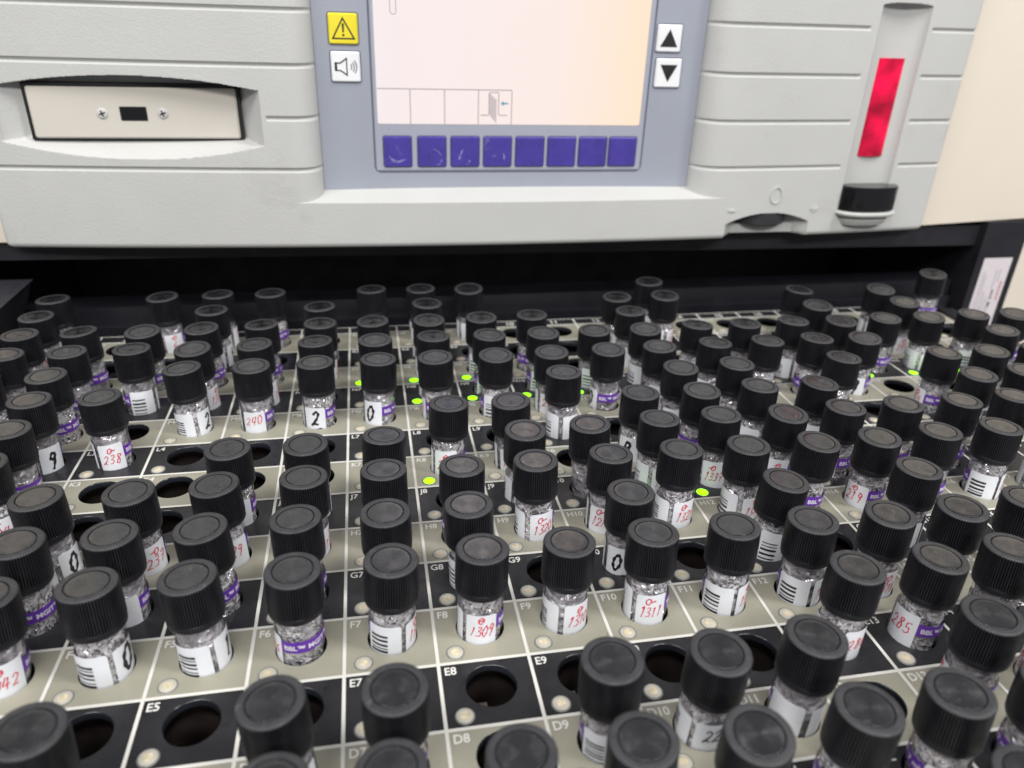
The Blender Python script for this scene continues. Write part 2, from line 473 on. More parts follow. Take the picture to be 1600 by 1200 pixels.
# ------------------------------------------------------------------ the vials: cell -> offset of the cap from the upright position
OFF = dict([('S1', (-0.028, 0.048)), ('R1', (-0.018, 0.005)), ('P1', (0.001, 0.022)), ('P2', (-0.081, 0.065)), ('N1', (0.057, 0.044)), ('N2', (0.003, 0.038)), ('M2', (-0.026, 0.004)), ('L2', (0.018, 0.044)), ('K2', (0.036, 0.04)), ('L3', (-0.033, 0.029)), ('S3', (-0.051, -0.001)), ('S4', (-0.025, 0.046)), ('R4', (-0.007, 0.021)), ('P3', (-0.013, -0.049)), ('P4', (-0.042, -0.006)), ('N3', (-0.011, 0.057)), ('N4', (-0.034, -0.052)), ('M4', (-0.064, 0.051)), ('P5', (-0.022, 0.067)), ('S5', (-0.022, 0.025)), ('N5', (-0.044, 0.026)), ('M5', (0.004, -0.001)), ('R6', (-0.028, 0.026)), ('P6', (0.018, 0.02)), ('N6', (-0.036, 0.052)), ('M6', (0.003, 0.031)), ('S7', (-0.028, 0.066)), ('P7', (-0.036, 0.015)), ('N7', (-0.009, -0.004)), ('M7', (0.026, 0.039)), ('S8', (-0.024, 0.012)), ('R8', (0.037, -0.004)), ('P8', (0.001, -0.029)), ('N8', (0.016, 0.057)), ('M8', (-0.033, 0.008)), ('S9', (-0.036, -0.08)), ('P9', (-0.004, -0.002)), ('N9', (0.024, 0.006)), ('M9', (-0.005, -0.03)), ('K8', (0.016, 0.054)), ('J6', (-0.004, -0.013)), ('J7', (0.039, 0.096)), ('P10', (-0.017, 0.029)), ('N10', (0.012, -0.011)), ('M10', (-0.029, -0.008)), ('L10', (-0.008, 0.05)), ('N11', (-0.015, 0.006)), ('M11', (-0.009, -0.014)), ('R12', (-0.057, -0.016)), ('S13', (-0.054, 0.004)), ('R13', (-0.021, -0.039)), ('P12', (-0.032, 0.032)), ('N12', (-0.037, -0.036)), ('M12', (-0.054, 0.019)), ('L12', (-0.007, -0.011)), ('K12', (0.008, -0.01)), ('N13', (0.036, 0.071)), ('N14', (0.001, 0.035)), ('M13', (0.023, 0.07)), ('L13', (0.02, 0.022)), ('K13', (0.028, 0.047)), ('M14', (0.035, 0.047)), ('K11', (0.012, 0.045)), ('J11', (0.024, 0.072)), ('J12', (-0.015, 0.068)), ('J10', (-0.044, 0.038)), ('K9', (-0.05, 0.021)), ('J9', (-0.002, -0.022)), ('H9', (-0.022, 0.04)), ('H10', (0.023, 0.077)), ('H11', (0.019, 0.062)), ('H12', (-0.006, 0.036)), ('R16', (0.07, 0.025)), ('P16', (-0.028, -0.046)), ('N15', (0.019, 0.06)), ('N16', (-0.013, -0.04)), ('R18', (-0.048, -0.095)), ('P18', (-0.031, -0.056)), ('S20', (-0.1, -0.079)), ('N17', (-0.026, -0.007)), ('N18', (-0.074, -0.036)), ('N19', (-0.023, -0.004)), ('N20', (-0.095, -0.062)), ('M19', (-0.068, 0.009)), ('M15', (0.027, 0.057)), ('M16', (-0.054, -0.043)), ('L15', (0.045, 0.052)), ('L17', (0.013, 0.021)), ('L18', (-0.032, -0.002)), ('K17', (-0.01, -0.019)), ('K14', (0.068, 0.015)), ('K18', (-0.03, 0.03)), ('J14', (0.012, 0.037)), ('J15', (-0.013, 0.02)), ('J16', (0.026, 0.02)), ('J17', (0.019, 0.052)), ('J13', (0.012, -0.04)), ('H13', (0.034, -0.014)), ('H14', (-0.016, -0.013)), ('H15', (0.003, 0.037)), ('H16', (0.021, 0.039)), ('G12', (0.084, -0.0)), ('G14', (0.028, 0.026)), ('F12', (-0.017, 0.02)), ('F13', (-0.009, -0.007)), ('F14', (-0.021, -0.014)), ('F15', (-0.026, 0.06)), ('E12', (0.021, 0.011)), ('E13', (0.048, 0.023)), ('E14', (0.005, 0.065)), ('H3', (-0.032, 0.027)), ('H4', (-0.008, -0.009)), ('H5', (-0.04, 0.022)), ('J5', (-0.001, 0.003)), ('G3', (0.049, 0.019)), ('G4', (-0.0, 0.028)), ('G5', (-0.056, 0.009)), ('F4', (-0.002, 0.068)), ('F5', (-0.042, 0.042)), ('J2', (0.05, 0.04)), ('H6', (0.017, 0.047)), ('G6', (-0.026, 0.042)), ('F6', (0.009, -0.012)), ('H7', (0.003, 0.09)), ('G7', (-0.005, 0.01)), ('F7', (0.027, 0.004)), ('H8', (0.006, 0.046)), ('G8', (-0.023, 0.039)), ('F8', (0.023, 0.054)), ('G10', (0.003, 0.028)), ('F9', (0.005, 0.036)), ('F10', (0.003, 0.068)), ('F11', (0.001, 0.047)), ('D4', (0.053, 0.024)), ('D6', (-0.058, 0.014)), ('D7', (-0.01, -0.013)), ('C7', (-0.079, 0.064)), ('D9', (-0.028, 0.01)), ('D10', (0.016, -0.049)), ('C9', (-0.025, 0.0)), ('C8', (-0.039, 0.041)), ('C10', (-0.045, -0.096)), ('D11', (0.031, -0.0)), ('C11', (0.033, -0.003)), ('C12', (-0.046, 0.027)), ('D13', (-0.023, -0.006)), ('B12', (-0.04, 0.05)), ('F3', (0.07, 0.05)), ('C6', (0.02, 0.09)), ('H17', (-0.03, 0.0)), ('L19', (-0.03, 0.0)), ('M1', (0.03, 0.0)), ('D14', (-0.03, 0.0)), ('C13', (-0.06, 0.0))])
# what the camera sees on each: (angle of the sleeve turned to the front, writing on the hand label, pen, contents)
# sleeve angles: bar label 0-86, gap, hand label 100-178, purple band 178-360
FACE = {
 'F7': (68, 'o1317', 'r', 'b'), 'F9': (99, 'o1310', 'r', 'f'), 'F10': (121, 'o1311', 'r', 'b'), 'F8': (136, 'o1309', 'r', 'b'), 'F6': (228, 'o1316', 'r', 'b'),
 'F11': (60, 'o1312', 'r', 'b'), 'F12': (56, 'o1315', 'r', 'f'), 'F13': (95, 'o1318', 'r', 'b'), 'E13': (170, '285', 'r', 'b'), 'E12': (81, '286', 'r', 'b'),
 'D9': (50, '22', 'k', 'b'), 'D10': (112, '22', 'k', 'b'), 'D11': (60, '', 'k', 'f'), 'F5': (78, 'k1', 'k', 'f'), 'F4': (86, 'k0', 'k', 'b'), 'F3': (140, 'o042', 'r', 'f'),
 'G3': (240, 'o131', 'r', 'b'), 'G4': (150, '', 'k', 'f'), 'G5': (190, 'o239', 'r', 'b'), 'H3': (95, 'k0', 'k', 'f'), 'H4': (110, 'o237', 'r', 'b'), 'H5': (115, '29', 'r', 'b'),
 'J5': (135, '21', 'r', 'b'), 'K2': (200, 'o230', 'r', 'f'), 'L2': (112, 'k9', 'k', 'f'), 'M2': (205, 'o231', 'r', 'b'), 'L3': (149, 'o238', 'r', 'f'), 'N3': (40, '', 'k', 'f'),
 'M4': (86, 'k2', 'k', 'b'), 'M5': (153, '240', 'r', 'f'), 'M6': (158, 'k2', 'k', 'b'), 'M7': (171, 'k0', 'k', 'f'), 'M8': (228, 'o243', 'r', 'f'), 'M9': (45, 'o246', 'r', 'b'),
 'K8': (150, 'o247', 'r', 'b'), 'K9': (140, 'o1122', 'r', 'f'), 'J9': (125, 'o133', 'r', 'f'), 'H9': (111, 'o1320', 'r', 'b'), 'L10': (93, 'k0', 'k', 'f'), 'M10': (140, '245', 'r', 'b'),
 'M11': (206, 'k0', 'k', 'f'), 'J10': (93, None, 'k', 'f'), 'H10': (150, 'o1210', 'r', 'f'), 'G10': (150, 'k0', 'k', 'f'), 'H11': (97, 'o1321', 'r', 'b'), 'J11': (100, 'o132', 'r', 'b'),
 'J12': (139, 'o1337', 'r', 'b'), 'H12': (86, 'o1322', 'r', 'b'), 'L17': (200, 'o259', 'r', 'b'), 'N18': (90, 'k0', 'k', 'b'), 'H13': (170, '219', 'r', 'b'), 'G14': (24, '218', 'r', 'b'),
 'H16': (41, '216', 'r', 'b'), 'H14': (165, 'o219', 'r', 'b'), 'J2': (140, 'o204', 'r', 'b'), 'H17': (130, 'o217', 'r', 'f'), 'D13': (215, 'o284', 'r', 'f'), 'S9': (140, 'o8', 'r', 'f'),
 'S3': (130, 'o6', 'r', 'f'), 'S4': (60, 'o7', 'r', 'f'), 'S20': (225, 'o12', 'r', 'b'), 'R18': (120, '', 'k', 'f'), 'P12': (150, '', 'k', 'b'), 'N13': (60, 'o255', 'r', 'b'), 'M12': (35, 'o252', 'r', 'b'),
 'N20': (190, 'o290', 'r', 'b'), 'N15': (60, 'o256', 'r', 'f'), 'M19': (190, 'o291', 'r', 'b'),
}

TR = 0.257
# ---- cap
def cap_mesh():
    mb = MB(); n = 68 * 4
    rb, rt_ = 0.300, 0.294
    def ring(r, z, ridge=0.0):
        p = []
        for k in range(n):
            ph = (k % 4)
            rr = r - (ridge if ph == 0 else 0.0)
            a = 2 * math.pi * (k + 0.5) / n
            p.append((rr * math.cos(a), rr * math.sin(a), z))
        return p
    rings = [(ring(0.268, 0.585), 0), (ring(0.293, 0.585), 0), (ring(0.296, 0.595), 0), (ring(0.296, 0.640), 0), (ring(0.291, 0.648), 0), (ring(rb, 0.662, 0.020), 0), (ring(rt_ + 0.004, 0.95, 0.020), 0),
             (ring(rt_ + 0.001, 1.082, 0.018), 0), (ring(rt_ - 0.004, 1.094, 0.014), 1), (ring(rt_ - 0.012, 1.100, 0.008), 1), (ring(rt_ - 0.026, 1.1015), 1), (ring(0.2205, 1.1012), 1), (ring(0.217, 1.101), 1),
             (ring(0.214, 1.082), 0), (ring(0.2055, 1.082), 0), (ring(0.203, 1.0990), 2), (ring(0.1995, 1.0996), 2), (ring(0.150, 1.0996), 2), (ring(0.06, 1.098), 2), (ring(0.004, 1.097), 2)]
    vs = [p for r, _ in rings for p in r]
    mb.add(vs, [], 0)
    for i in range(len(rings) - 1):
        for k in range(n):
            k2 = (k + 1) % n
            mb.f.append((i * n + k, i * n + k2, (i + 1) * n + k2, (i + 1) * n + k)); mb.mi.append(rings[i + 1][1]); mb.sm.append(i not in (4, 5, 6, 12, 13, 14))
    mb.f.append(tuple((len(rings) - 1) * n + k for k in range(n))); mb.mi.append(2); mb.sm.append(True)
    return mb.mesh('cap', [M['cap_side'], M['cap_rim'], M['cap_disc']])


CAP = cap_mesh()
g = MB(); g.lathe([(0.05, -1.50), (0.18, -1.46), (TR, -1.36), (TR, 0.50), (0.252, 0.545), (0.225, 0.585), (0.225, 0.70)], 48)
TUBE = g.mesh('glass_tube', [M['glass']])
def crumple(seed, n=54, dz=0.030, amp=0.011):
    """Foamy bubble layer clinging to the tube wall: small facets turned every way."""
    rr = random.Random(seed); mb = MB(); zs = [-1.36, -0.8, -0.45]
    z = -0.28
    while z < 0.49: zs.append(z); z += dz
    zs += [0.50, 0.56]
    rings = []
    for i, z in enumerate(zs):
        base = 0.232 if z < 0.5 else (0.226 if z < 0.52 else 0.208)
        lo = i < 3
        rings.append([((base + (0 if lo else rr.uniform(-amp, amp * 0.6))) , 2 * math.pi * (k + (0 if lo else rr.uniform(-.42, .42)) + 0.5 * (i % 2)) / n, z + (0 if lo or z > 0.49 else rr.uniform(-.45, .45) * dz)) for k in range(n)])
    v = [(r * math.cos(a), r * math.sin(a), z) for R_ in rings for r, a, z in R_]; f = []
    for i in range(len(rings) - 1):
        for k in range(n):
            k2 = (k + 1) % n; A, B, C_, D_ = i * n + k, i * n + k2, (i + 1) * n + k2, (i + 1) * n + k
            f += [(A, B, C_), (A, C_, D_)] if rr.random() < .5 else [(A, B, D_), (B, C_, D_)]
    mb.add(v, f, 0, False)
    mb.mi = [0 if rr.random() < 0.34 else 1 for _ in f]
    return mb.mesh('wet_beads', [M['beads'], M['foam']])


BEADS = [crumple(i, 34 + 5 * (i % 3), 0.034 + 0.005 * (i % 3), 0.012 + 0.003 * (i % 2)) for i in range(5)]
g = MB(); g.lathe([(0.236, -1.36), (0.236, 0.18), (0.236, 0.36), (0.225, 0.385), (0.0, 0.375)], 40); g.lathe([(0.236, 0.39), (0.236, 0.50), (0.216, 0.56)], 40)
FILM = g.mesh('wet_film', [M['film']])


def patch(mb, a0, a1, z0, z1, r, mi=0, rc=0.0, n=None, top_tilt=0.0):
    n = n or max(2, int(abs(a1 - a0) / 5)); v = []; f = []
    for k in range(n + 1):
        t = k / n
        # finer near the ends for the rounded corners
        t = 0.5 - 0.5 * math.cos(math.pi * t) if rc else t
        a = math.radians(a0 + (a1 - a0) * t)
        zt = z1 + top_tilt * (t - 0.5)
        if rc:
            d = min(t, 1 - t) * math.radians(a1 - a0) * r
            if d < rc: zt -= rc - math.sqrt(max(0, rc * rc - (rc - d) ** 2))
        for z in (z0, zt):
            v.append((r * math.cos(a), r * math.sin(a), z))
    for k in range(n):
        f.append((2 * k, 2 * k + 2, 2 * k + 3, 2 * k + 1))
    mb.add(v, f, mi, True)


# ---- labels (six print-to-print variations of the bar label)
BARLAB, BARS = [], []
for i in range(6):
    rr = random.Random(50 + i)
    mb = MB(); patch(mb, 0, 86 + rr.uniform(-3, 3), -1.1, 0.40 + rr.uniform(-0.03, 0.03), TR + 0.006, 0, 0.045, 22, rr.uniform(-0.03, 0.03))
    BARLAB.append(mb.mesh('bar_label', [M['paper']]))
    mb = MB(); z = 0.255 + rr.uniform(-0.02, 0.02); a0 = 8 + rr.uniform(-3, 3)
    while z > -0.5:
        t = rr.choice((0.012, 0.014, 0.02, 0.03)); patch(mb, a0, a0 + 44, z - t, z, TR + 0.011, 0, 0, 10)
        z -= t + rr.choice((0.02, 0.028, 0.034, 0.042))
    BARS.append(mb.mesh('bars', [M['ink']]))
WLAB = []
for i in range(6):
    rr = random.Random(80 + i)
    mb = MB(); patch(mb, 100, 178, -1.1, 0.40 + rr.uniform(-0.035, 0.03), TR + 0.006, 0, 0.04, 22, rr.uniform(-0.03, 0.03))
    WLAB.append(mb.mesh('hand_label', [M['paper']]))
mb = MB(); patch(mb, 178.5, 358, 0.165, 0.325, TR + 0.004, 0, 0, 40)
BAND = mb.mesh('purple_band', [M['purple']])
mb = MB()
for s_, ang in (('BBL\u2122 MGIT\u2122', 186), ('7 mL', 318)):
    v, f, w = text_mesh(s_, 0.03)
    h = 0.088
    vv = []
    for x, y in v:
        a = math.radians(ang) + x * h / TR
        vv.append(((TR + 0.010) * math.cos(a), (TR + 0.010) * math.sin(a), 0.212 + y * h))
    mb.add(vv, f)
BANDTXT = mb.mesh('band_lettering', [M['white_ink']])

# ---- hand writing: pen strokes in a 0.6 x 1 box
ST = {
 '0': [[(.3, 1), (.08, .75), (.05, .35), (.25, 0), (.5, .2), (.56, .65), (.35, .98), (.2, .95)]],
 '1': [[(.15, .85), (.32, 1), (.22, 0)]],
 '2': [[(.06, .78), (.25, 1), (.52, .85), (.4, .45), (.02, .02), (.3, .1), (.62, .02)]],
 '3': [[(.08, .92), (.4, 1), (.5, .75), (.22, .55), (.5, .4), (.45, .08), (.05, .02)]],
 '4': [[(.22, 1), (.12, .7), (.02, .38), (.3, .40), (.6, .46)], [(.50, .95), (.42, .4), (.36, -.05)]],
 '5': [[(.55, 1), (.2, .97), (.12, .58), (.45, .55), (.5, .2), (.25, 0), (.03, .1)]],
 '6': [[(.5, 1), (.15, .6), (.1, .15), (.35, 0), (.52, .25), (.35, .45), (.12, .3)]],
 '7': [[(.05, .95), (.58, .98), (.25, 0)], [(.15, .5), (.5, .52)]],
 '8': [[(.45, .9), (.2, 1), (.12, .75), (.45, .4), (.4, .05), (.12, .05), (.15, .35), (.5, .75), (.45, .92)]],
 '9': [[(.5, .85), (.25, 1), (.1, .7), (.3, .52), (.5, .8), (.45, .35), (.3, -.15)]],
 'o': [[(.3, 1), (.0, .8), (.02, .3), (.35, .05), (.65, .35), (.6, .8), (.25, 1.02)], [(-.05, .45), (.75, .6)]],
}


def smooth_line(p, n=5):
    if len(p) < 3: return p
    o = []
    for i in range(len(p) - 1):
        p0 = p[max(i - 1, 0)]; p1 = p[i]; p2 = p[i + 1]; p3 = p[min(i + 2, len(p) - 1)]
        for k in range(n):
            t = k / n
            o.append(tuple(0.5 * ((2 * p1[d]) + (-p0[d] + p2[d]) * t + (2 * p0[d] - 5 * p1[d] + 4 * p2[d] - p3[d]) * t * t + (-p0[d] + 3 * p1[d] - 3 * p2[d] + p3[d]) * t ** 3) for d in (0, 1)))
    o.append(p[-1])
    return o


def ribbon(mb, pts, w, place):
    pts = smooth_line(pts); n = len(pts); v = []
    for i, (x, y) in enumerate(pts):
        a = pts[max(i - 1, 0)]; b_ = pts[min(i + 1, n - 1)]
        dx, dy = b_[0] - a[0], b_[1] - a[1]; L = math.hypot(dx, dy) or 1
        ww = w * (0.75 + 0.25 * math.sin(i * 1.3))
        nx, ny = -dy / L * ww, dx / L * ww
        v.append(place(x + nx, y + ny)); v.append(place(x - nx, y - ny))
    f = [(2 * i, 2 * i + 1, 2 * i + 3, 2 * i + 2) for i in range(n - 1)]
    mb.add(v, f)


def writing(text, pen, seed):
    rr = random.Random(seed); mb = MB(); R_ = TR + 0.0115
    def placer(a0, z0, s, slant, rise):
        def pl(x, y):
            xx = (x + slant * y) * s
            a = math.radians(a0) + xx / R_
            return (R_ * math.cos(a), R_ * math.sin(a), z0 + y * s + rise * xx)
        return pl
    if text.startswith('k'):                      # thick black pen stroke
        s = 0.25 * rr.uniform(0.9, 1.15)
        for st in ST[text[1]]:
            ribbon(mb, [(x * 0.75, y) for x, y in st], 0.105, placer(122 + rr.uniform(-6, 6), 0.06, s, 0.12, 0.05))
        if rr.random() < 0.5:
            ribbon(mb, [(-.3, -.1), (.1, .05), (.5, -.12)], 0.1, placer(150, -0.02, 0.22, 0, 0))
        return mb.mesh('black_handwriting', [M['black_pen']])
    digits = text
    sl = rr.uniform(0.1, 0.25); rise = rr.uniform(0.02, 0.18)
    if digits.startswith('o'):
        for st in ST['o']:
            ribbon(mb, st, 0.11, placer(130 + rr.uniform(-8, 8), 0.262, 0.085, sl, 0.1))
        digits = digits[1:]
    n = len(digits); s = 0.135 if n > 3 else 0.15
    adv = 0.50 * s if n > 3 else 0.60 * s
    a = 139 - math.degrees((n * adv) / 2 / R_)
    z = 0.085 if text.startswith('o') else 0.14
    for d in digits:
        for st in ST[d]:
            jit = [(x * 0.72 + rr.uniform(-.03, .03), y + rr.uniform(-.04, .04)) for x, y in st]
            ribbon(mb, jit, 0.055 if pen == 'r' else 0.065, placer(a, z + rr.uniform(-.008, .008), s * rr.uniform(.92, 1.1), sl, 0))
        a += math.degrees(adv / R_); z += rise * adv
    return mb.mesh('red_handwriting' if pen == 'r' else 'black_handwriting', [M['red_ink'] if pen == 'r' else M['black_pen']])


ORD = 'first second third fourth fifth sixth seventh eighth ninth tenth eleventh twelfth thirteenth fourteenth fifteenth sixteenth seventeenth eighteenth nineteenth twentieth'.split()
byrow = {}
for k in OFF: byrow.setdefault(k[0], []).append(int(k[1:]))
for k in byrow: byrow[k].sort()

for cell in sorted(OFF, key=lambda k: (k[0], int(k[1:]))):
    c = int(cell[1:]); r = ridx(cell[0]); dx, dy = OFF[cell]
    rr = random.Random(zlib.crc32(cell.encode()))
    if cell in FACE:
        front, txt, pen, con = FACE[cell]
    else:
        front = rr.choice((20, 45, 60, 90, 110, 140, 165, 190, 220, 260)) + rr.uniform(-8, 8)
        pen = 'r' if rr.random() < 0.8 else 'k'
        txt = ('o' + str(rr.randint(200, 299) if rr.random() < 0.5 else rr.randint(1300, 1340))) if pen == 'r' else 'k' + rr.choice('0029')
        con = 'b' if rr.random() < 0.68 else 'f'
    x, y = colx(c) + HX, rowy(r) + HY
    vx, vy, _ = project(x, y, 0)
    if txt is None: look = 'bare clear tube'
    elif 5 < front < 88: look = 'barcode label facing front'
    elif 182 < front < 345: look = 'purple band facing front'
    elif not txt: look = 'blank white label'
    elif txt[0] == 'k': look = 'thick black pen mark'
    else:
        look = ('red' if pen == 'r' else 'black') + ' handwritten ' + txt.lstrip('o')
    pos = byrow[cell[0]].index(c); n_r = len(byrow[cell[0]])
    where = ORD[pos] + ' from left in its row' if pos < n_r - 1 else 'rightmost in its row'
    root = empty('sample_vial', (x, y, 0), f'black capped vial in cell {cell}, {where}, {look}', 'vial', 'black capped sample vials standing in the drawer')
    up = Vector((dx, dy, 1.1)).normalized()
    alpha = math.atan2(CAM_C.y - y, CAM_C.x - x)
    qt = Vector((0, 0, 1)).rotation_difference(up)
    rot = qt.to_matrix() @ Matrix.Rotation(alpha - math.radians(front), 3, 'Z')
    root.rotation_euler = rot.to_euler()
    cap = obj('cap', CAP, root); cap.rotation_euler = (0, 0, rr.uniform(0, 6.28))
    tube = obj('glass_tube', TUBE, root)
    obj('wet_beads' if con == 'b' else 'wet_film', BEADS[rr.randrange(5)] if con == 'b' else FILM, tube)
    if txt is None: continue
    i = rr.randrange(6)
    bl = obj('bar_label', BARLAB[i], root)
    if not (txt == '' and cell == 'D11'): obj('bars', BARS[i], bl)
    wl = obj('hand_label', WLAB[rr.randrange(6)], root)
    if txt: obj('handwriting', writing(txt, pen, cell), wl)
    pb = obj('purple_band', BAND, root)
    obj('band_lettering', BANDTXT, pb)

# ------------------------------------------------------------------ wells and indicator lights of the drawer
LIT = {'P7', 'P8', 'P9', 'N8', 'N9', 'N10', 'N11', 'K8', 'J12', 'N17', 'N18', 'N19', 'P4', 'R4', 'P11', 'J11'}
wm = MB()
wm.lathe([(HR - 0.012, -0.085), (HR - 0.002, -0.09), (HR - 0.002, -0.17), (0.305, -0.175), (0.315, -0.3), (0.315, -1.6)], 32, 0, cap0=False)
wm.add([(0.315 * math.cos(2 * math.pi * k / 32), 0.315 * math.sin(2 * math.pi * k / 32), -1.59) for k in range(32)], [tuple(range(32))], 1)
m_w = simple('well_wall', (0.018, 0.014, 0.013), 0.2, 0.3, 60)
m_b = simple('well_floor', (0.055, 0.022, 0.016), 0.4, 0.8, 300)
m_k = simple('well_block', (0.11, 0.085, 0.075), 0.35, 0.2, 200)
we = MB()
we.lathe([(HR - 0.012, -0.085), (HR - 0.002, -0.09), (HR - 0.002, -0.17), (0.305, -0.175), (0.315, -0.3), (0.315, -0.85)], 32, 0)
we.add([(0.315 * math.cos(2 * math.pi * k / 32), 0.315 * math.sin(2 * math.pi * k / 32), -0.84) for k in range(32)], [tuple(range(32))], 1)
WELL = [we.mesh('well', [m_w, m_b, m_k])]
we.box(-0.26, -0.02, -0.14, 0.14, -0.835, -0.42, 2)
WELL.append(we.mesh('well', [m_w, m_b, m_k]))


def lens(mi_l=1):
    g = MB()
    g.lathe([(0.104, 0.0), (0.102, 0.008), (0.092, 0.012), (0.086, 0.009)], 28, 0)
    g.lathe([(0.086, 0.009), (0.068, 0.014), (0.050, 0.017)], 28, 2)
    g.lathe([(0.050, 0.017), (0.038, 0.020), (0.020, 0.022), (0.002, 0.023)], 28, 1, cap1=True)
    return g


LENS = lens().mesh('indicator_light', [M['lens_ring'], M['lens'], M['lens_clear']])
LENS_ON = lens().mesh('indicator_light', [M['lens_ring'], M['led_on'], M['led_on']])
cells = []
for ri in range(-3, 13):
    for c in range(1, NCOL + 1):
        px, py, d = project(colx(c) + LX, rowy(ri) + LY, 0)
        vis = -20 < px < 1620 and 300 < py < 1220
        cells.append((ROWS[ri + R0] + str(c), c, ri, vis, d))
ind = sorted([q for q in cells if q[3]], key=lambda q: (q[0] not in LIT, q[4]))[:100]
ids = {q[0] for q in ind}
rest = MB()
base = lens()
for nme, c, ri, vis, d in cells:
    lx, ly = colx(c) + LX, rowy(ri) + LY
    if nme in ids:
        o = obj('indicator_light', LENS_ON if nme in LIT else LENS, drawer, (lx - 3, ly, 0))
        if nme in LIT: o['label'] = 'lit bright green indicator light'
    else:
        o0 = len(rest.v)
        rest.v.extend([(p[0] + lx, p[1] + ly, p[2]) for p in base.v])
        rest.f.extend([tuple(o0 + i for i in f) for f in base.f]); rest.mi.extend(base.mi); rest.sm.extend(base.sm)
o = obj('indicator_lights', rest.mesh('indicator_lights', [M['lens_ring'], M['lens'], M['lens_clear']]), drawer, inv); o['kind'] = 'stuff'
wids = {q[0] for q in sorted([q for q in cells if q[3] and q[0] not in OFF], key=lambda q: q[4])[:100]}
rest = MB()
for nme, c, ri, vis, d in cells:
    hx, hy = colx(c) + HX, rowy(ri) + HY
    if nme in wids: obj('well', WELL[1 if nme in ('E8', 'E9', 'E10', 'K4', 'D8') else 0], drawer, (hx - 3, hy, 0))
    else:
        o0 = len(rest.v)
        rest.v.extend([(p[0] + hx, p[1] + hy, p[2]) for p in wm.v])
        rest.f.extend([tuple(o0 + i for i in f) for f in wm.f]); rest.mi.extend(wm.mi); rest.sm.extend(wm.sm)
o = obj('wells', rest.mesh('wells', [m_w, m_b]), drawer, inv); o['kind'] = 'stuff'

# ------------------------------------------------------------------ instrument
inst = empty('incubator_instrument', (2.5, 7, 0), 'large pale grey laboratory incubator with screen above the open drawer', 'instrument')
iv = (-2.5, -7, 0)
BX0, BX1, BXC = -7.28, 12.33, 2.53


def bow(x): return 7.0 - 0.54 * (1 - ((x - BXC) / 9.8) ** 2)


def sstep(a, b_, x):
    t = np.clip((x - a) / (b_ - a), 0, 1)
    return t * t * (3 - 2 * t)


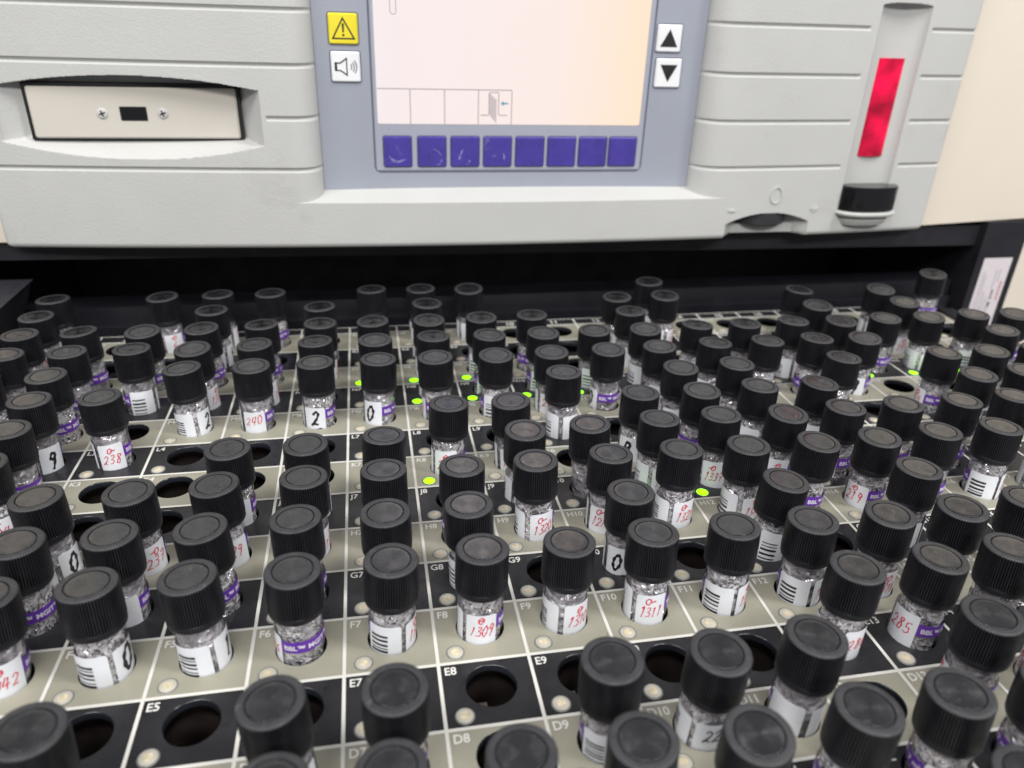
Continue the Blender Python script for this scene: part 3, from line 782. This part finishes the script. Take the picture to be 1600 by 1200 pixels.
def bezel():
    xs = set(np.round(np.arange(BX0, BX1 + 0.001, 0.06), 4)) | {BX1}
    for a, b_, st in ((-6.95, -6.2, .02), (-2.9, -2.2, .02), (-1.95, -1.25, .012), (6.2, 7.1, .02), (9.6, 9.9, .02), (9.85, 11.25, .02), (7.1, 9.3, .03), (-7.28, -7.1, .02), (12.2, 12.33, .02)):
        xs |= set(np.round(np.arange(a, b_, st), 4))
    zs = set(np.round(np.arange(1.95, 7.4, 0.05), 4)) | set(np.round(np.arange(7.4, 10.01, 0.2), 4))
    for zg in (6.2, 5.3, 4.4, 3.47): zs |= set(np.round(np.arange(zg - .07, zg + .071, .01), 4))
    for a, b_, st in ((1.95, 2.2, .015), (2.8, 3.12, .012), (4.86, 5.14, .012), (3.6, 4.02, .02), (6.55, 6.8, .012), (2.2, 2.6, .015)):
        zs |= set(np.round(np.arange(a, b_, st), 4))
    xs = np.array(sorted(xs)); zs = np.array(sorted(zs))
    Xg, Zg = np.meshgrid(xs, zs)
    B = bow(Xg)
    D = np.zeros_like(B)
    # display recess: rolled side edges, sloping sill
    full = 7.03 - B
    ul = np.clip((Xg + 1.86) / 0.56, 0, 1); ur = np.clip((7.10 - Xg) / 0.82, 0, 1)
    roll = np.minimum(1 - np.sqrt(np.clip(1 - ul ** 2.6, 0, 1)), 1 - np.sqrt(np.clip(1 - ur ** 2.6, 0, 1)))
    roll = np.where((Xg > -1.30) & (Xg < 6.28), 1.0, roll)
    ramp = np.clip((Zg - 2.85) / 0.2, 0, 1)
    rec = np.minimum(roll * full, ramp * 0.58)
    D = np.maximum(D, rec)
    # moulded grooves
    def groove(zg, xa, xb):
        p = np.clip(1 - np.abs(Zg - zg) / 0.045, 0, 1) ** 0.7
        e = np.clip((Xg - xa) / 0.04, 0, 1) * np.clip((xb - Xg) / 0.04, 0, 1)
        return 0.055 * p * e
    G = np.zeros_like(B)
    for zg in (6.2, 5.3, 3.47): G = np.maximum(G, groove(zg, -8, -1.27))
    G = np.maximum(G, groove(4.4, -2.22, -1.27))
    for zg in (6.2, 5.3, 4.4, 3.47):
        G = np.maximum(G, groove(zg, 6.26, 9.69)); G = np.maximum(G, groove(zg, 11.18, 13))
    for zg in (7.1, 8.0, 8.9):
        G = np.maximum(G, groove(zg, -8, -1.27)); G = np.maximum(G, groove(zg, 6.26, 13))
    D = D + G
    # scoop round the disk drive
    u = (Xg + 4.55) / 2.3
    hv = np.clip(1 - u ** 2, 0, 1)
    zt = 4.86 + 0.22 * hv; zb = 3.93 - 0.28 * hv
    depth = np.maximum(7.16 - B, 0.1)
    k = np.minimum.reduce([np.clip((Zg - zb) / np.maximum(3.99 - zb, 0.03), 0, 1), np.clip((zt - Zg) / 0.03, 0, 1), np.clip((Xg + 6.85) / 0.42, 0, 1) ** 0.6, np.clip((-2.30 - Xg) / 0.42, 0, 1)])
    inside = k > 0
    D = np.where(inside, np.maximum(G * (1 - np.clip(k * 4, 0, 1)), k * depth), D)
    # reader channel with half-round floor and round top
    u = (Xg - 10.46) / 0.60
    c = np.sqrt(np.clip(1 - u ** 2, 0, 1))
    top = 6.62 + 0.06 * c
    cd = 0.22 * c * np.clip((top - Zg) / 0.02, 0, 1) * np.clip((Zg - 2.45) / 0.02, 0, 1)
    D = np.maximum(D, cd)
    # finger notch at the lower edge
    u = (Xg - 8.15) / 1.02
    arc = 2.50 - 0.22 * u ** 2
    nd = 0.45 * np.clip((arc - Zg) / 0.05, 0, 1) * np.clip((1 - np.abs(u)) / 0.45, 0, 1) ** 0.8
    D = np.maximum(D, nd)
    # rolled lower and side edges
    e = np.clip((2.07 - Zg) / 0.12, 0, 1); D = D + 0.10 * (1 - np.sqrt(np.clip(1 - e ** 2, 0, 1)))
    for d in (Xg - BX0, BX1 - Xg):
        e = np.clip((0.09 - d) / 0.09, 0, 1); D = D + 0.07 * (1 - np.sqrt(np.clip(1 - e ** 2, 0, 1)))
    Y = B + D
    # rounded bottom corners in elevation
    for d in (Xg - BX0, BX1 - Xg):
        rc = 0.2; dd = np.clip(d, 0, rc)
        lim = 1.95 + rc - np.sqrt(np.maximum(rc ** 2 - (rc - dd) ** 2, 0))
        Zg = np.maximum(Zg, np.where(d < rc, lim, 0))
    # return edges
    def pad(A, v=None):
        P = np.pad(A, 1, mode='edge')
        if v is not None:
            P[0, :] = v; P[-1, :] = v; P[:, 0] = v; P[:, -1] = v
        return P
    Xp, Zp, Yp = pad(Xg), pad(Zg), pad(Y, 7.62)
    nz, nx = Xp.shape
    mb = MB()
    mb.v = [tuple(t) for t in np.stack([Xp, Yp, Zp], -1).reshape(-1, 3).tolist()]
    cut = (np.abs(Xp - 8.08) < 0.70) & (Zp < 2.16)
    for j in range(nz - 1):
        for i in range(nx - 1):
            if cut[j, i] and cut[j + 1, i + 1] and cut[j, i + 1]: continue
            a = j * nx + i
            mb.f.append((a, a + 1, a + nx + 1, a + nx)); mb.mi.append(0); mb.sm.append(True)
    return mb.mesh('bezel', [M['bezel']])


bz = obj('bezel', bezel(), inst, iv)
try:
    bz.data.set_sharp_from_angle(angle=math.radians(32))
except Exception:
    pass

# cabinet
cb = MB()
def prism_x(mb, prof, y0, y1, mi=0):   # prof in (x, z)
    n = len(prof); v = [(x, y0, z) for x, z in prof] + [(x, y1, z) for x, z in prof]
    f = [tuple(range(n)), tuple(reversed(range(n, 2 * n)))] + [(k, n + k, n + (k + 1) % n, (k + 1) % n) for k in range(n)]
    mb.add(v, [tuple(reversed(q)) for q in f], mi)
prism_x(cb, [(-12, 1.98), (12.3, 1.96), (16.2, 2.14), (24, 2.4), (24, 10), (-12, 10)], 7.32, 17)
cb.box(15.52, 24, 7.22, 17, -4, 1.90); cb.box(-13.5, -10.3, 7.22, 17, -4, 1.90)
obj('cream_cabinet', cb.mesh('cream_cabinet', [M['cream']]), inst, iv)
cv = MB()
cv.box(-10.2, 14.3, 13.0, 13.3, -4, 1.9)          # back wall of the opening
cv.box(-10.2, 14.3, 7.9, 13.0, 1.80, 1.90)
cv.box(-10.2, 15.5, 7.9, 13.0, -4.0, -3.9)
obj('dark_opening', cv.mesh('dark_opening', [M['cavity']]), inst, iv)
hd = MB()
prism_x(hd, [(-10.2, 1.62), (2, 1.50), (14.28, 1.42), (14.28, 1.92), (-10.2, 1.92)], 7.40, 7.9)
obj('header_strip', hd.mesh('header_strip', [M['darkframe']]), inst, iv)
ps = MB(); ps.box(14.30, 15.50, 7.2, 13, -4, 2.05)
obj('side_post', ps.mesh('side_post', [M['darkframe']]), inst, iv)
lp = MB(); lp.box(-10.25, -8.3, 7.42, 13, -4, 1.9)
obj('side_post', lp.mesh('side_post', [M['darkframe']]), inst, iv)
rl = MB(); rl.box(-9.6, -7.72, 2.0, 7.40, -1.0, 1.2)
rl = MB(); prism_x(rl, [(-9.6, -1.0), (-7.72, -1.0), (-7.62, 0.1), (-7.2, 1.08), (-7.12, 1.2), (-9.6, 1.2)], 2.0, 7.39)
obj('side_rail', rl.mesh('side_rail', [M['rail']]), inst, iv)
lg = MB(); lg.box(-8.25, 14.12, 7.62, 8.3, -0.5, 0.46); lg.box(-8.25, 14.12, 7.50, 7.60, -0.5, 0.05)
obj('rear_ledge', lg.mesh('rear_ledge', [M['ledge']]), inst, iv)
# warning sticker on the post
sk = MB(); sk.box(14.50, 15.30, 7.185, 7.198, -0.9, 1.14, 0)
stk = obj('post_sticker', sk.mesh('post_sticker', [M['sticker']]), inst, iv)
sp_ = MB(); rr = random.Random(5)
def vline(x, z0, z1, w, mi):
    z = z1
    while z > z0:
        L = rr.uniform(0.03, 0.10); sp_.add([(x, 7.182, z), (x, 7.182, max(z - L, z0)), (x + w, 7.182, max(z - L, z0)), (x + w, 7.182, z)], [(0, 1, 2, 3)], mi); z -= L + 0.022
for x, z0, z1 in ((14.60, -0.8, 0.80), (14.67, -0.5, 0.72), (14.76, -0.8, 0.25), (14.84, -0.8, 0.12), (14.93, -0.8, 0.1), (14.95, 0.35, 0.82), (15.05, 0.5, 0.85), (15.0, -0.7, -0.1)):
    vline(x, z0, z1, 0.03, 1)
vline(15.16, 0.02, 0.52, 0.055, 0); vline(14.99, 0.05, 0.3, 0.05, 2); vline(14.99, -0.16, -0.03, 0.06, 2)
obj('sticker_print', sp_.mesh('sticker_print', [M['pink_ink'], M['grey_ink'], M['ink']]), stk)

# display
YP = 7.0
dp = MB(); dp.box(-1.29, 6.27, YP, YP + 0.025, 3.02, 10)
dpo = obj('display_panel', dp.mesh('display_panel', [M['grey_panel']]), inst, iv)
ol = MB()
def rrect(x0, x1, z0, z1, r, n=6):
    p = []
    for cx_, cz_, a0 in ((x1 - r, z0 + r, -90), (x1 - r, z1 - r, 0), (x0 + r, z1 - r, 90), (x0 + r, z0 + r, 180)):
        for k in range(n):
            a = math.radians(a0 + 90 * k / (n - 1)); p.append((cx_ + r * math.cos(a), cz_ + r * math.sin(a)))
    return p
def frame(mb, x0, x1, z0, z1, r, w, y, mi=0):
    a = rrect(x0, x1, z0, z1, r); b_ = rrect(x0 + w, x1 - w, z0 + w, z1 - w, max(r - w, 0.01)); n = len(a)
    mb.add([(x, y, z) for x, z in a] + [(x, y, z) for x, z in b_], [(k, (k + 1) % n, n + (k + 1) % n, n + k) for k in range(n)], mi)
def poly(mb, pts, y, mi=0): mb.add([(x, y, z) for x, z in pts], [tuple(range(len(pts)))], mi)
frame(ol, -0.30, 5.22, 3.34, 8.9, 0.13, 0.028, YP - 0.006)
obj('panel_outline', ol.mesh('panel_outline', [M['outline']]), dpo)
# glass step inside the outline
lp2 = MB(); lp2.bevel_box(-0.262, 5.182, YP - 0.016, YP - 0.001, 3.378, 8.86, 0.012)
obj('key_field', lp2.mesh('key_field', [simple('key_field', (0.34, 0.36, 0.42), 0.33, 0.03, 25, bump=0.05, bump_scale=1500)]), dpo)
sc_ = MB(); poly(sc_, rrect(-0.20, 5.08, 4.265, 8.5, 0.04), YP - 0.022)
scr = obj('screen', sc_.mesh('screen', [M['screen']]), inst, iv)
sl = MB(); YL = YP - 0.026
def hl(x0, x1, z, w=0.008): poly(sl, [(x0, z - w), (x1, z - w), (x1, z + w), (x0, z + w)], YL)
def vl(x, z0, z1, w=0.008): poly(sl, [(x - w, z0), (x + w, z0), (x + w, z1), (x - w, z1)], YL)
hl(-0.19, 2.41, 4.905)
for x in (0.43, 1.09, 1.75, 2.41): vl(x, 4.27, 4.895)
hl(1.80, 1.955, 4.44); hl(2.16, 2.33, 4.44); hl(1.96, 2.15, 4.86); vl(1.96, 4.45, 4.85); vl(2.15, 4.45, 4.85)
frame(sl, 0.10, 0.22, 6.17, 6.75, 0.055, 0.012, YL)
vl(0.16, 6.42, 6.7, 0.02)
obj('screen_menu', sl.mesh('screen_menu', [M['screen_line']]), scr)
m_d = simple('door_tint', (0.04, 0.04, 0.04), 0.5); m_d.node_tree.nodes['Principled BSDF'].inputs['Emission Color'].default_value = (0.92, 0.78, 0.79, 1); m_d.node_tree.nodes['Principled BSDF'].inputs['Emission Strength'].default_value = 0.6
dd = MB(); poly(dd, [(1.97, 4.44), (2.11, 4.29), (2.11, 4.72), (1.97, 4.85)], YL - 0.003)
obj('door_symbol', dd.mesh('door_symbol', [m_d]), scr)
ar = MB(); poly(ar, [(2.22, 4.645), (2.34, 4.645), (2.34, 4.675), (2.22, 4.675)], YL); poly(ar, [(2.19, 4.66), (2.25, 4.61), (2.25, 4.71)], YL - 0.002)
m_a = simple('arrow_tint', (0.03, 0.03, 0.03), 0.5); m_a.node_tree.nodes['Principled BSDF'].inputs['Emission Color'].default_value = (0.10, 0.38, 0.50, 1); m_a.node_tree.nodes['Principled BSDF'].inputs['Emission Strength'].default_value = 0.8
obj('exit_arrow', ar.mesh('exit_arrow', [m_a]), scr)

M['smudge'] = simple('smudge', (0.24, 0.22, 0.44), 0.6, 0.5, 900)
SMUDGE = [[([(.10, .22), (.16, .12), (.28, .09), (.42, .15)], .008), ([(.14, .16), (.27, .11), (.38, .14)], .012)], [([(.30, .34), (.40, .30), (.46, .22)], .006), ([(.47, .14), (.43, .06), (.37, .03)], .007)],
          [([(.16, .14), (.20, .26), (.23, .34)], .014), ([(.36, .12), (.38, .10)], .016)], [([(.40, .26), (.42, .20), (.41, .14)], .014), ([(.18, .2), (.25, .22)], .007)]]
kx = [(-0.11, 0.43), (0.555, 1.11), (1.21, 1.775), (1.865, 2.43), (2.52, 3.10), (3.18, 3.76), (3.835, 4.42), (4.475, 5.06)]
for x0, x1 in kx:
    g = MB(); g.bevel_box(x0, x1, YP - 0.05, YP - 0.017, 3.455, 4.035, 0.022)
    g2 = MB(); frame(g2, x0 - 0.018, x1 + 0.018, 3.437, 4.053, 0.05, 0.016, YP - 0.019)
    ko = obj('soft_key', g.mesh('soft_key', [M['key']]), inst, iv)
    obj('key_outline', g2.mesh('key_outline', [M['outline']]), ko)
    ki = kx.index((x0, x1))
    if ki < 4:
        g3 = MB()
        for st, ww in SMUDGE[ki]:
            ribbon(g3, st, ww, lambda px_, pz_, x0=x0: (x0 + px_, YP - 0.0515, 3.455 + pz_))
        obj('smudge', g3.mesh('smudge', [M['smudge']]), ko)
for nm, mt, x0, x1, z0, z1 in (('warning_button', 'yellow', -1.01, -0.485, 5.655, 6.17), ('sound_button', 'white', -1.005, -0.475, 5.01, 5.535), ('arrow_button', 'white', 5.26, 5.77, 5.655, 6.15), ('arrow_button', 'white', 5.30, 5.84, 5.0, 5.54)):
    g = MB(); g.bevel_box(x0, x1, YP - 0.04, YP - 0.001, z0, z1, 0.022)
    bo = obj(nm, g.mesh(nm, [M[mt]]), inst, iv)
    g2 = MB(); frame(g2, x0 - 0.02, x1 + 0.02, z0 - 0.02, z1 + 0.02, 0.055, 0.018, YP - 0.004)
    obj('button_outline', g2.mesh('button_outline', [M['outline']]), bo)
    s = MB(); y = YP - 0.043; cx_, cz_ = (x0 + x1) / 2, (z0 + z1) / 2
    if nm == 'warning_button':
        def tri(k): return [(cx_ - 0.21 * k, cz_ - 0.155 - 0.02 * (k - 1) * 4), (cx_ + 0.21 * k, cz_ - 0.155 - 0.02 * (k - 1) * 4), (cx_, cz_ - 0.155 + 0.355 * k)]
        a = [(cx_ - .215, cz_ - .175), (cx_ + .215, cz_ - .175), (cx_, cz_ + .20)]; b_ = [(cx_ - .17, cz_ - .150), (cx_ + .17, cz_ - .150), (cx_, cz_ + .148)]
        s.add([(x, y, z) for x, z in a + b_], [(k, (k + 1) % 3, 3 + (k + 1) % 3, 3 + k) for k in range(3)])
        poly(s, [(cx_ - .014, cz_ - .06), (cx_ + .014, cz_ - .06), (cx_ + .02, cz_ + .09), (cx_ - .02, cz_ + .09)], y)
        poly(s, rrect(cx_ - .022, cx_ + .022, cz_ - .125, cz_ - .085, .018, 4), y)
        sn = 'warning_symbol'
    elif nm == 'sound_button':
        o1 = [(-.20, -.075), (-.10, -.075), (.03, -.165), (.03, .165), (-.10, .075), (-.20, .075)]
        i1 = [(-.175, -.052), (-.092, -.052), (.008, -.12), (.008, .12), (-.092, .052), (-.175, .052)]
        n = len(o1); s.add([(cx_ + a, y, cz_ + b__) for a, b__ in o1 + i1], [(k, (k + 1) % n, n + (k + 1) % n, n + k) for k in range(n)])
        poly(s, [(cx_ - .2, cz_ - .07), (cx_ - .155, cz_ - .07), (cx_ - .155, cz_ + .07), (cx_ - .2, cz_ + .07)], y - 0.001)
        for r_ in (.07, .115, .16):
            v = []; 
            for k in range(9):
                a = math.radians(-42 + 84 * k / 8)
                for q in (r_ - .008, r_ + .008): v.append((cx_ + .04 + q * math.cos(a), y, cz_ + q * math.sin(a)))
            s.add(v, [(2 * k, 2 * k + 1, 2 * k + 3, 2 * k + 2) for k in range(8)])
        sn = 'sound_symbol'
    else:
        d_ = 1 if z0 > 5.5 else -1
        poly(s, [(cx_ - .18, cz_ - .155 * d_), (cx_ + .18, cz_ - .155 * d_), (cx_, cz_ + .165 * d_)], y); sn = 'arrow_symbol'
    obj(sn, s.mesh(sn, [M['ink']]), bo)

# disk drive in its scoop
g = MB(); g.bevel_box(-6.30, -2.76, 6.985, 7.3, 3.975, 4.86, 0.03)
gk = MB(); gk.box(-6.36, -2.70, 7.02, 7.25, 3.945, 4.93); 
drv = obj('disk_drive', g.mesh('disk_drive', [M['drive']]), inst, iv)
obj('drive_gap', gk.mesh('drive_gap', [M['cavity']]), drv)
g = MB(); g.box(-4.78, -4.36, 6.981, 6.99, 4.31, 4.515)
obj('drive_slot', g.mesh('drive_slot', [M['gloss_black']]), drv)
g = MB(); frame(g, -4.80, -4.34, 4.29, 4.535, 0.02, 0.02, 6.979)
obj('slot_frame', g.mesh('slot_frame', [M['ink']]), drv)
for sx_, sz_ in ((-5.10, 4.413), (-4.07, 4.42)):
    g = MB(); n = 24; prof = [(0.09, 6.984), (0.09, 6.972), (0.075, 6.966), (0.004, 6.963)]
    v = []
    for r_, yy in prof:
        for k in range(n): v.append((sx_ + r_ * math.cos(2 * math.pi * k / n), yy, sz_ + r_ * math.sin(2 * math.pi * k / n)))
    g.add(v, [(i * n + k, (i + 1) * n + k, (i + 1) * n + (k + 1) % n, i * n + (k + 1) % n) for i in range(3) for k in range(n)], 0, True)
    for a in (20, 110):
        ca, sa = math.cos(math.radians(a)), math.sin(math.radians(a)); L, w = .055, .012
        g.add([(sx_ + ca * L * i - sa * w * j, 6.960, sz_ + sa * L * i + ca * w * j) for i, j in ((-1, -1), (1, -1), (1, 1), (-1, 1))], [(0, 1, 2, 3)], 1)
    obj('screw', g.mesh('screw', [M['steel'], M['ink']]), drv)

# red reader window, black cup and lip
g = MB(); n_ = 20; v_ = []
for z_ in (3.65, 5.645):
    for k in range(n_ + 1):
        a_ = math.pi * (1 + k / n_); v_.append((10.455 + 0.37 * math.cos(a_), 7.035 + 0.07 * math.sin(a_), z_))
N_ = n_ + 1
g.add(v_, [(k, k + 1, N_ + k + 1, N_ + k) for k in range(n_)], 0, True); g.add([v_[k] for k in range(N_)], [tuple(reversed(range(N_)))]); g.add([v_[N_ + k] for k in range(N_)], [tuple(range(N_))])
obj('reader_window', g.mesh('reader_window', [M['red_window']]), inst, iv)
def half_round(mb, cx_, cy_, rx, ry, z0, z1, mi=0, bev=0.03, n=24):
    prof = [(1 - bev, z0), (1, z0 + bev), (1, z1 - bev), (1 - bev, z1)]
    v = []
    for k_, z in prof:
        for k in range(n + 1):
            a = math.pi + math.pi * k / n
            ex = 0.75   # squarish half oval
            ca, sa = math.cos(a), math.sin(a)
            v.append((cx_ + rx * k_ * math.copysign(abs(ca) ** ex, ca), cy_ + ry * k_ * math.copysign(abs(sa) ** ex, sa), z))
    N = n + 1; f = []
    for i in range(3):
        for k in range(n): f.append((i * N + k, i * N + k + 1, (i + 1) * N + k + 1, (i + 1) * N + k))
    f.append(tuple(3 * N + k for k in range(N))); f.append(tuple(reversed(range(N))))
    mb.add(v, f, mi, False)
g = MB(); half_round(g, 10.55, 6.98, 0.71, 0.52, 2.52, 3.06)
cup = obj('reader_cup', g.mesh('reader_cup', [M['gloss_black']]), inst, iv)
g = MB(); half_round(g, 10.55, 6.99, 0.76, 0.58, 2.42, 2.515, bev=0.035)
half_round(g, 10.55, 7.0, 0.64, 0.44, 2.20, 2.415, bev=0.1)
obj('cup_lip', g.mesh('cup_lip', [M['bezel']]), cup)
# thumb wheel in the notch
g = MB(); g.lathe([(0.01, 2.20), (0.62, 2.20), (0.66, 2.23), (0.66, 2.47), (0.62, 2.5), (0.01, 2.5)], 48, 0, 8.15, 7.30, smooth=False)
obj('thumb_wheel', g.mesh('thumb_wheel', [M['wheel']]), inst, iv)
g = MB(); g.box(7.2, 9.0, 6.96, 7.3, 1.99, 2.19)
obj('wheel_tray', g.mesh('wheel_tray', [M['bezel']]), inst, iv)
# embossed marks
def emb(mb, pts_in, pts_out, y0, h):
    n = len(pts_in)
    ring = [(x, bow(x) - 0.0, z) for x, z in pts_out] + [(x, bow(x) - h, z) for x, z in pts_out] + [(x, bow(x) - h, z) for x, z in pts_in] + [(x, bow(x), z) for x, z in pts_in]
    mb.add(ring, [(i * n + k, i * n + (k + 1) % n, (i + 1) * n + (k + 1) % n, (i + 1) * n + k) for i in range(3) for k in range(n)])
g = MB(); ci = [(8.24 + .115 * math.cos(2 * math.pi * k / 28), 2.89 + .155 * math.sin(2 * math.pi * k / 28)) for k in range(28)]; co = [(8.24 + .15 * math.cos(2 * math.pi * k / 28), 2.89 + .19 * math.sin(2 * math.pi * k / 28)) for k in range(28)]
emb(g, ci, co, 0, 0.02)
obj('embossed_circle', g.mesh('embossed_circle', [M['lettering_off']]), inst, iv)
g = MB(); g.box(7.14, 7.30, bow(7.22) - 0.022, bow(7.22) + 0.05, 2.56, 2.60); obj('embossed_minus', g.mesh('embossed_minus', [M['lettering_off']]), inst, iv)
g = MB(); y = bow(9.24); g.box(9.16, 9.32, y - .024, y + .05, 2.552, 2.592); g.box(9.22, 9.26, y - .022, y + .05, 2.50, 2.645); obj('embossed_plus', g.mesh('embossed_plus', [M['lettering_off']]), inst, iv)

# ------------------------------------------------------------------ light: ceiling panels of the laboratory
def area(name, loc, size, energy, color, target):
    d = bpy.data.lights.new(name, 'AREA'); d.shape = 'RECTANGLE'; d.size, d.size_y = size; d.energy = energy; d.color = color
    o = bpy.data.objects.new(name, d); col.objects.link(o); o.location = loc
    o.rotation_euler = (Vector(target) - Vector(loc)).to_track_quat('-Z', 'Y').to_euler()
    return o


area('ceiling_light', (-0.75, -0.75, 1.75), (1.2, 0.3), 27, (1.0, 0.985, 0.97), (0, 0.0, 0))
area('ceiling_light', (1.05, -0.55, 1.75), (0.3, 1.2), 25, (1.0, 0.985, 0.97), (0.1, 0.0, 0))
area('ceiling_light', (0.1, -1.7, 1.35), (1.2, 0.3), 33, (1.0, 0.985, 0.97), (0.1, 0.0, 0))

w = bpy.data.worlds.new('World'); scene.world = w; w.use_nodes = True
bg = w.node_tree.nodes['Background']
bg.inputs[0].default_value = (0.93, 0.93, 1.0, 1); bg.inputs[1].default_value = 0.26

# ------------------------------------------------------------------ render
vs = scene.view_settings
vs.view_transform = 'Standard'; vs.look = 'None'; vs.exposure = 0.0; vs.gamma = 1.0; vs.use_curve_mapping = False
scene.render.engine = 'CYCLES'
scene.cycles.use_denoising = True
scene.cycles.max_bounces = 8; scene.cycles.transparent_max_bounces = 16
scene.cycles.caustics_reflective = False; scene.cycles.caustics_refractive = False
scene.cycles.sample_clamp_indirect = 6.0
